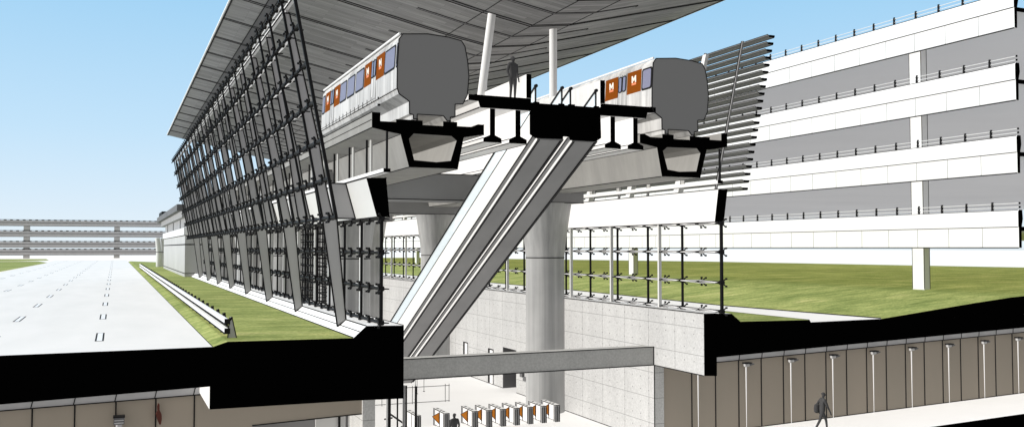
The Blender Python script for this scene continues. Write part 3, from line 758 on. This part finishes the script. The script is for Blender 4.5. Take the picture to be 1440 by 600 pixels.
# lift enclosure at lower left
le = thing('lift_enclosure', 'black framed lift enclosure just right of the dark concrete wall end', 'lift')
for x, y, k, r_ in ((-7.2, 3., 'offwhite', .05), (-7.08, 3.1, 'rod', .05), (-6.9, 3.6, 'rod', .06), (-6.72, 3., 'rod', .04), (-6.5, 2.8, 'midgrey', .06), (-6.42, 2.7, 'rod', .05), (-6.1, 2.3, 'rod', .06)):
    b = MB(); b.bar((x, y, -6.2), (x, y, -2.3), r_, k); b.obj('post', le)
for a, b_ in (((-7.3, 3., -3.75), (-6.9, 3.2, -3.75)), ((-6.95, 3.6, -3.6), (-6.5, 2.8, -3.95)), ((-7.3, 3., -4.1), (-6.4, 2.5, -4.75)), ((-6.9, 3.4, -4.5), (-6.5, 2.8, -4.05))):
    b = MB(); b.bar(a, b_, .04, 'rod'); b.obj('rail', le)
b = MB(); b.bar((-7.2, 2.8, -4.5), (-6.3, 2.4, -5.1), .07, 'white'); b.obj('handrail', le)
# lattice tower behind the left glazing
lt = thing('lattice_tower', 'dense black steel lattice shaft behind the left glazing', 'lattice')
b = MB()
for x in (-6.9, -6.4, -5.9, -5.4):
    for y in (20.5, 22.4, 24.3, 26.2, 28): b.bar((x, y, -6.2), (x, y, 5.6), .05, 'rod')
b.obj('post', lt)
b = MB()
for i in range(22):
    z = -5.8+i*.52
    for y in (20.5, 24.3, 28): b.bar((-6.95, y, z), (-5.35, y, z), .045, 'rod')
    for x in (-6.9, -5.4): b.bar((x, 20.5, z), (x, 28, z+.26), .045, 'rod')
b.obj('lattice_bar', lt)

# ------------------------------------------------------------------ people
def person(name, label, loc, h, pose, rz=0):
    s = h/1.75
    J = {'pelvis': (0, 0, .95), 'waist': (0, 0, 1.1), 'chest': (0, 0, 1.32), 'neck': (0, 0, 1.49), 'nape': (0, -.01, 1.555), 'head': (0, -.015, 1.63), 'crown': (0, 0, 1.71)}
    rad = {'pelvis': (.175, .12), 'waist': (.16, .11), 'chest': (.195, .125), 'neck': (.06, .06), 'nape': (.055, .055), 'head': (.078, .095), 'crown': (.06, .075)}
    E_ = [('pelvis', 'waist'), ('waist', 'chest'), ('chest', 'neck'), ('neck', 'nape'), ('nape', 'head'), ('head', 'crown')]
    for sd, q in ((-1, 'l'), (1, 'r')):
        if pose == 'walk':
            f = sd
            J[q+'hip'] = (.09*sd, -.02*f, .9); J[q+'knee'] = (.09*sd, -.2*f-.04, .5); J[q+'ank'] = (.09*sd, -.34*f+.06, .09); J[q+'toe'] = (.1*sd, -.34*f-.1, .03)
            J[q+'sh'] = (.19*sd, 0, 1.41); J[q+'el'] = (.24*sd, .14*f+.02, 1.15); J[q+'wr'] = (.23*sd, .16*f-.1, .93); J[q+'hd'] = (.22*sd, .16*f-.15, .85)
        else:
            J[q+'hip'] = (.1*sd, 0, .9); J[q+'knee'] = (.11*sd, -.01, .5); J[q+'ank'] = (.12*sd, .02, .09); J[q+'toe'] = (.15*sd, -.13, .03)
            J[q+'sh'] = (.2*sd, 0, 1.41); J[q+'el'] = (.26*sd, .04, 1.13); J[q+'wr'] = (.24*sd, -.06, .9); J[q+'hd'] = (.235*sd, -.09, .82)
        rad.update({q+'hip': (.115, .11), q+'knee': (.062, .065), q+'ank': (.042, .045), q+'toe': (.045, .03), q+'sh': (.08, .08), q+'el': (.056, .056), q+'wr': (.032, .032), q+'hd': (.03, .04)})
        E_ += [('pelvis', q+'hip'), (q+'hip', q+'knee'), (q+'knee', q+'ank'), (q+'ank', q+'toe'), ('chest', q+'sh'), (q+'sh', q+'el'), (q+'el', q+'wr'), (q+'wr', q+'hd')]
        for k, (dx, dz) in enumerate(((-.025, -.095), (-.008, -.11), (.01, -.105), (.027, -.09))):
            a = J[q+'hd']; n = f'{q}f{k}'; J[n] = (a[0]+.006*sd, a[1]+dx*1.1-.01, a[2]+dz); rad[n] = (.009, .009); E_.append((q+'hd', n))
        a = J[q+'wr']; J[q+'th'] = (a[0]-.015*sd, a[1]-.06, a[2]-.06); rad[q+'th'] = (.01, .01); E_.append((q+'wr', q+'th'))
    J['nose'] = (0, -.125, 1.62); rad['nose'] = (.014, .018); E_.append(('head', 'nose'))
    for sd, q in ((-1, 'l'), (1, 'r')): J[q+'ear'] = (.088*sd, .0, 1.63); rad[q+'ear'] = (.012, .03); E_.append(('head', q+'ear'))
    names = list(J); idx = {n: i for i, n in enumerate(names)}
    if pose == 'walk':      # lean forward
        for n in names:
            x, y, z = J[n]
            if z > .95: J[n] = (x, y-(z-.95)*.1, z)
    me = bpy.data.meshes.new(name); me.from_pydata([tuple(c*s for c in J[n]) for n in names], [(idx[a], idx[b]) for a, b in E_], [])
    o = bpy.data.objects.new(name, me); COL.objects.link(o)
    sk = o.modifiers.new('skin', 'SKIN'); sk.use_smooth_shade = True
    for n in names:
        v_ = me.skin_vertices[0].data[idx[n]]; v_.radius = tuple(c*s for c in rad[n]); v_.use_root = (n == 'pelvis')
    sb = o.modifiers.new('sub', 'SUBSURF'); sb.levels = 1; sb.render_levels = 1
    dg = bpy.context.evaluated_depsgraph_get(); nm = bpy.data.meshes.new_from_object(o.evaluated_get(dg)); 
    o.modifiers.clear(); o.data = nm; nm.materials.clear(); nm.materials.append(M['person'])
    for p_ in nm.polygons: p_.use_smooth = True
    o.location = loc; o.rotation_euler = (0, 0, rz); tag(o, label, 'person')
    # hair cap
    hc = MB(); r0 = .092*s
    cy = (-.005 if pose != 'walk' else -.085)*s; cz = 1.655*s
    hc.lathe([(r0*1.0, 0), (r0*.98, r0*.35), (r0*.8, r0*.7), (r0*.45, r0*.95), (r0*.05, r0*1.03)], 'person', 16)
    h_ = hc.obj('hair', o, True, (0, cy+.02*s, cz)); h_.scale = (.88, 1.02, .95)
    return o
person('person', 'charcoal grey figure standing on the platform beside the parapet', (-2.18, .75, 10.2), 1.95, 'stand', R(20))
wk = person('person', 'charcoal grey figure carrying a bag and walking along the tunnel floor at right', (16.05, 1.9, zf(16.05)), 2.06, 'walk', R(75))
person('person', 'charcoal grey figure beside the lone fare gate on the concourse', (-2.57, 7.15, -6.25), 1.75, 'stand', R(190))
bg = MB(); bg.lathe([(.05, -.24), (.13, -.18), (.15, 0), (.12, .2), (.04, .26)], 'person', 14)
o = bg.obj('shoulder_bag', wk, True, (.2, .17, 1.18)); o.scale = (.8, 1.25, 1.)

# ------------------------------------------------------------------ garage on the right
gar = thing('parking_garage', 'white multi level parking structure with railings along the right side', 'building')
GX = 28.75; GL = 200.
tops = [18.39, 14.24, 10.09, 5.85]
npost = 0
for li, zt in enumerate(tops):
    zb = zt-2.15
    p_ = MB()
    p_.prism([(GX, zb), (GX-.02, zb+.06), (GX-.02, zt-.98), (GX-.05, zt-.97), (GX-.05, zt-.08), (GX+.02, zt), (GX+.3, zt), (GX+.34, zt-.5), (GX+.22, zt-1.), (GX+.2, zb)], 0, GL, 'white', 'black')
    p_.bar((GX-.05, .03, zt-.97), (GX-.05, GL, zt-.97), .022, 'line'); p_.bar((GX-.0, .03, zb), (GX-.0, GL, zb), .03, 'line'); p_.bar((GX-.03, .03, zt-.02), (GX-.03, GL, zt-.02), .016, 'line')
    for k in range(int(GL/2.37)):
        y = 2.37*(k+1); p_.bar((GX-.022, y, zb+.03), (GX-.022, y, zt-1.), .014, 'darkgrey')
    po = p_.obj('parapet', gar)
    d_ = MB(); d_.box(GX+.2, 96, 0, GL, zt-1.2, zt-.95, 'deck', 'black'); d_.obj('deck', gar)
    rl = MB()
    for dz in (.16, .38): rl.tube((GX+.1, 0, zt+dz), (GX+.1, GL, zt+dz), .022, 'offwhite', 6); rl.tube((GX+.1, -.02, zt+dz), (GX+.1, .03, zt+dz), .06, 'black', 8)
    rl.obj('rail', gar)
    ys = []; y = 1.75
    while y < GL:
        ys.append(y); y += 1.775
        if abs((y-7.26) % 35.9) < .3: ys.append(y+.4)
    pm = MB()
    pm.hexa([(GX+.02, -.05, -.2), (GX+.14, -.05, -.2), (GX+.14, .05, -.2), (GX+.02, .05, -.2), (GX+.06, -.05, .5), (GX+.13, -.05, .5), (GX+.13, .05, .5), (GX+.06, .05, .5)], 'rod')
    pm.bar((GX+.02, 0, .1), (GX+.2, 0, .16), .05, 'rod'); pm.bar((GX+.02, 0, .32), (GX+.2, 0, .38), .05, 'rod')
    me = pm.data('railing_post'); rest = MB()
    for i, y in enumerate(sorted(ys)):
        if i < 25: link('railing_post', me, gar, (0, y, zt))
        else:
            for pl_ in me.polygons: rest.face([(me.vertices[v_].co.x, me.vertices[v_].co.y+y, me.vertices[v_].co.z+zt) for v_ in pl_.vertices], 'rod')
    o = rest.obj('railing_post', gar); o['kind'] = 'stuff'
for yc in (7.44, 43.35, 79.3, 115.2, 151):
    c = MB(); c.box(29.6, 30.1, yc, yc+.93, .9, 17.4, 'white')
    for y in (yc, yc+.93): c.bar((29.6, y, 1.06), (29.6, y, 17.4), .016, 'line')
    c.bar((30.1, yc, 1.06), (30.1, yc, 17.4), .016, 'line')
    c.obj('column', gar)

# ------------------------------------------------------------------ far garage, end building, guardrail
fg = thing('parking_garage', 'distant open decked parking structure across the end of the road', 'building')
for zt in (13.6, 9.75, 5.95, 2.95+.2):
    b = MB(); b.box(-200, 20, 334, 334.3, zt-2.0, zt, 'steel'); b.box(-200, 20, 333.9, 334, zt-.9, zt-.8, 'line'); b.box(-200, 20, 334.3, 349, zt-1.2, zt-.95, 'deck'); b.box(-200, 20, 349, 349.3, zt-1.6, zt-.35, 'offwhite')
    b.box(-200, 20, 333.95, 334.05, zt-2.08, zt-2.0, 'line'); b.obj('deck', fg)
    r_ = MB()
    for k in range(110):
        x = -198+2*k; r_.box(x-.5, x+.4, 334.05, 334.25, zt, zt+.32, 'rod')
    r_.box(-200, 20, 334.1, 334.2, zt+.16, zt+.3, 'rod'); r_.obj('railing', fg)
for x in (-138, -108, -77, -47.2, -17.4):
    b = MB(); b.box(x-1.0, x+1.0, 334.4, 336, -.2, 13, 'palewall'); b.obj('column', fg)
eb_ = thing('end_building', 'pale rounded concrete building with a dark roof beyond the far end of the facade', 'building')
def rounded(x0, x1, y0, y1, r, n=8):
    return [(x1, y0), (x0, y0)]+[(x0+r-r*math.cos(R(90*i/n)), y1-r+r*math.sin(R(90*i/n))) for i in range(n+1)]+[(x1, y1)]
def plan(mb, pts, z0, z1, k, top=None):
    n = len(pts); mb.mesh([(x, y, z0) for x, y in pts]+[(x, y, z1) for x, y in pts], [(i, (i+1) % n, n+(i+1) % n, n+i) for i in range(n)], k)
    mb.face([(x, y, z1) for x, y in pts], top or k); mb.face([(x, y, z0) for x, y in pts][::-1], k)
b = MB(); plan(b, rounded(-10.2, 6, 84, 146, 9), 0, 5.3, 'palewall'); plan(b, rounded(-10.22, 6, 84, 146.02, 9), 4.05, 4.2, 'line'); plan(b, rounded(-10.22, 6, 84, 146.02, 9), .5, .6, 'line'); b.obj('wall', eb_)
b = MB(); plan(b, rounded(-10.35, 6, 84, 147, 9), 5.3, 6.2, 'pipe'); plan(b, rounded(-10.0, 6, 84, 145.5, 9), 6.2, 7.5, 'midgrey'); plan(b, rounded(-10.3, 6, 84, 146.8, 9), 5.22, 5.3, 'line'); b.obj('window_band', eb_)
for y in (96, 112, 128): 
    b = MB(); b.box(-10.06, -9.9, y, y+.5, 6.2, 7.5, 'rod'); b.obj('mullion', eb_)
b = MB(); plan(b, rounded(-10.6, 6, 84, 150, 11), 7.5, 8.3, 'midgrey', 'darkgrey'); plan(b, rounded(-11.2, 6, 84, 154, 12), 8.3, 9.1, 'darkgrey', 'rod'); plan(b, rounded(-10.9, 6, 130, 153, 12), 9.1, 9.9, 'rod'); b.obj('roof', eb_)
for x, y in ((-10.4, 150), (-9.6, 151)):
    b = MB(); b.tube((x, y, 0), (x, y, 2.9), .55, 'offwhite', 14); b.tube((x-.05, y, 2.9), (x-.35, y, 5.6), .5, 'offwhite', 14, .42); b.tube((x, y, 2.85), (x, y, 2.95), .6, 'line', 14); b.obj('column', eb_, True)

gr = thing('guard_rail', 'white double bar guard rail along the grass verge beside the road', 'guard rail')
for z in (.46, .83):
    b = MB(); b.bar((-14.12, 1.25, z), (-14.12, 135, z), .105, 'white'); b.bar((-14.21, 1.3, z-.1), (-14.21, 135, z-.1), .02, 'line'); b.bar((-14.12, 1.2, z), (-14.12, 1.27, z), .15, 'rod'); b.obj('rail', gr)
for k in range(54):
    y = 1.5+2.5*k; b = MB()
    b.prism([(-14.08, .1), (-13.72, .1), (-13.92, .98), (-14.0, .98)], y, y+.16, 'steel' if k == 0 else 'darkgrey')
    b.bar((-14.08, y, .1), (-14.0, y, .98), .025, 'rod'); b.bar((-13.72, y, .1), (-13.92, y, .98), .025, 'rod'); b.bar((-14.14, y+.03, .66), (-13.9, y+.03, .98), .05, 'rod')
    b.obj('post', gr)

# ------------------------------------------------------------------ light, sky, camera
EL, AZ = R(36), R(12)          # sun stands to the left (-x), slightly beyond (+y)
sd = Vector((-math.cos(EL)*math.cos(AZ), math.cos(EL)*math.sin(AZ), math.sin(EL)))
L = bpy.data.lights.new('sun', 'SUN'); L.energy = 4.25; L.angle = R(.5); L.color = (1, .962, .91)
L.use_shadow = False           # the picture shows lit sides and shaded sides but no cast shadows
so = bpy.data.objects.new('sun', L); COL.objects.link(so); so.rotation_euler = (-sd).to_track_quat('-Z', 'Y').to_euler()
W = bpy.data.worlds.new('World'); S.world = W; W.use_nodes = True
nt = W.node_tree; bgn = nt.nodes['Background']
sk = nt.nodes.new('ShaderNodeTexSky'); sk.sky_type = 'NISHITA'; sk.sun_disc = False
sk.sun_elevation = EL; sk.sun_rotation = math.atan2(sd.x, sd.y); sk.dust_density = .2; sk.ozone_density = 1.5
geo = nt.nodes.new('ShaderNodeTexCoord'); sep = nt.nodes.new('ShaderNodeSeparateXYZ'); nt.links.new(geo.outputs['Generated'], sep.inputs[0])
rp_ = nt.nodes.new('ShaderNodeValToRGB'); els = rp_.color_ramp.elements
stops = ((0, (.10, .10, .10)), (.497, (.12, .12, .12)), (.5, (.80, .91, .99)), (.52, (.72, .86, .99)), (.56, (.56, .79, .985)), (.63, (.37, .675, .945)), (1, (.25, .55, .90)))
while len(els) < len(stops): els.new(.5)
for e_, (p_, c_) in zip(els, stops): e_.position = p_; e_.color = (*c_, 1)
mr = nt.nodes.new('ShaderNodeMapRange'); mr.inputs[1].default_value = -1; nt.links.new(sep.outputs['Z'], mr.inputs[0]); nt.links.new(mr.outputs[0], rp_.inputs[0])
# colour gradient ahead, flat dull grey added behind the viewer to shade cut-facing sides
az = nt.nodes.new('ShaderNodeMapRange'); az.interpolation_type = 'SMOOTHSTEP'
az.inputs[1].default_value = -.4; az.inputs[2].default_value = .4
nt.links.new(sep.outputs['Y'], az.inputs[0])
sc_ = nt.nodes.new('ShaderNodeMix'); sc_.data_type = 'RGBA'; sc_.inputs[6].default_value = (.52, .515, .505, 1)
nt.links.new(az.outputs[0], sc_.inputs[0]); nt.links.new(rp_.outputs[0], sc_.inputs[7])
k10 = nt.nodes.new('ShaderNodeVectorMath'); k10.operation = 'SCALE'; nt.links.new(sc_.outputs[2], k10.inputs[0]); k10.inputs['Scale'].default_value = 1/.12
mxs = nt.nodes.new('ShaderNodeMix'); mxs.data_type = 'RGBA'; mxs.inputs[0].default_value = .92
nt.links.new(sk.outputs[0], mxs.inputs[6]); nt.links.new(k10.outputs[0], mxs.inputs[7])
nt.links.new(mxs.outputs[2], bgn.inputs[0]); bgn.inputs[1].default_value = .12
cam = bpy.data.cameras.new('camera'); co = bpy.data.objects.new('camera', cam); COL.objects.link(co)
cam.sensor_width = 36; cam.lens = 36*1285/1440; cam.clip_start = .5; cam.clip_end = 6000
co.location = (-18.2, -36, 3.69); co.rotation_euler = (R(90+2.1615), 0, R(-23.495)); S.camera = co
S.view_settings.view_transform = 'Standard'; S.view_settings.look = 'None'; S.view_settings.exposure = 0; S.view_settings.gamma = 1
S.cycles.max_bounces = 8; S.cycles.diffuse_bounces = 2; S.cycles.transparent_max_bounces = 8
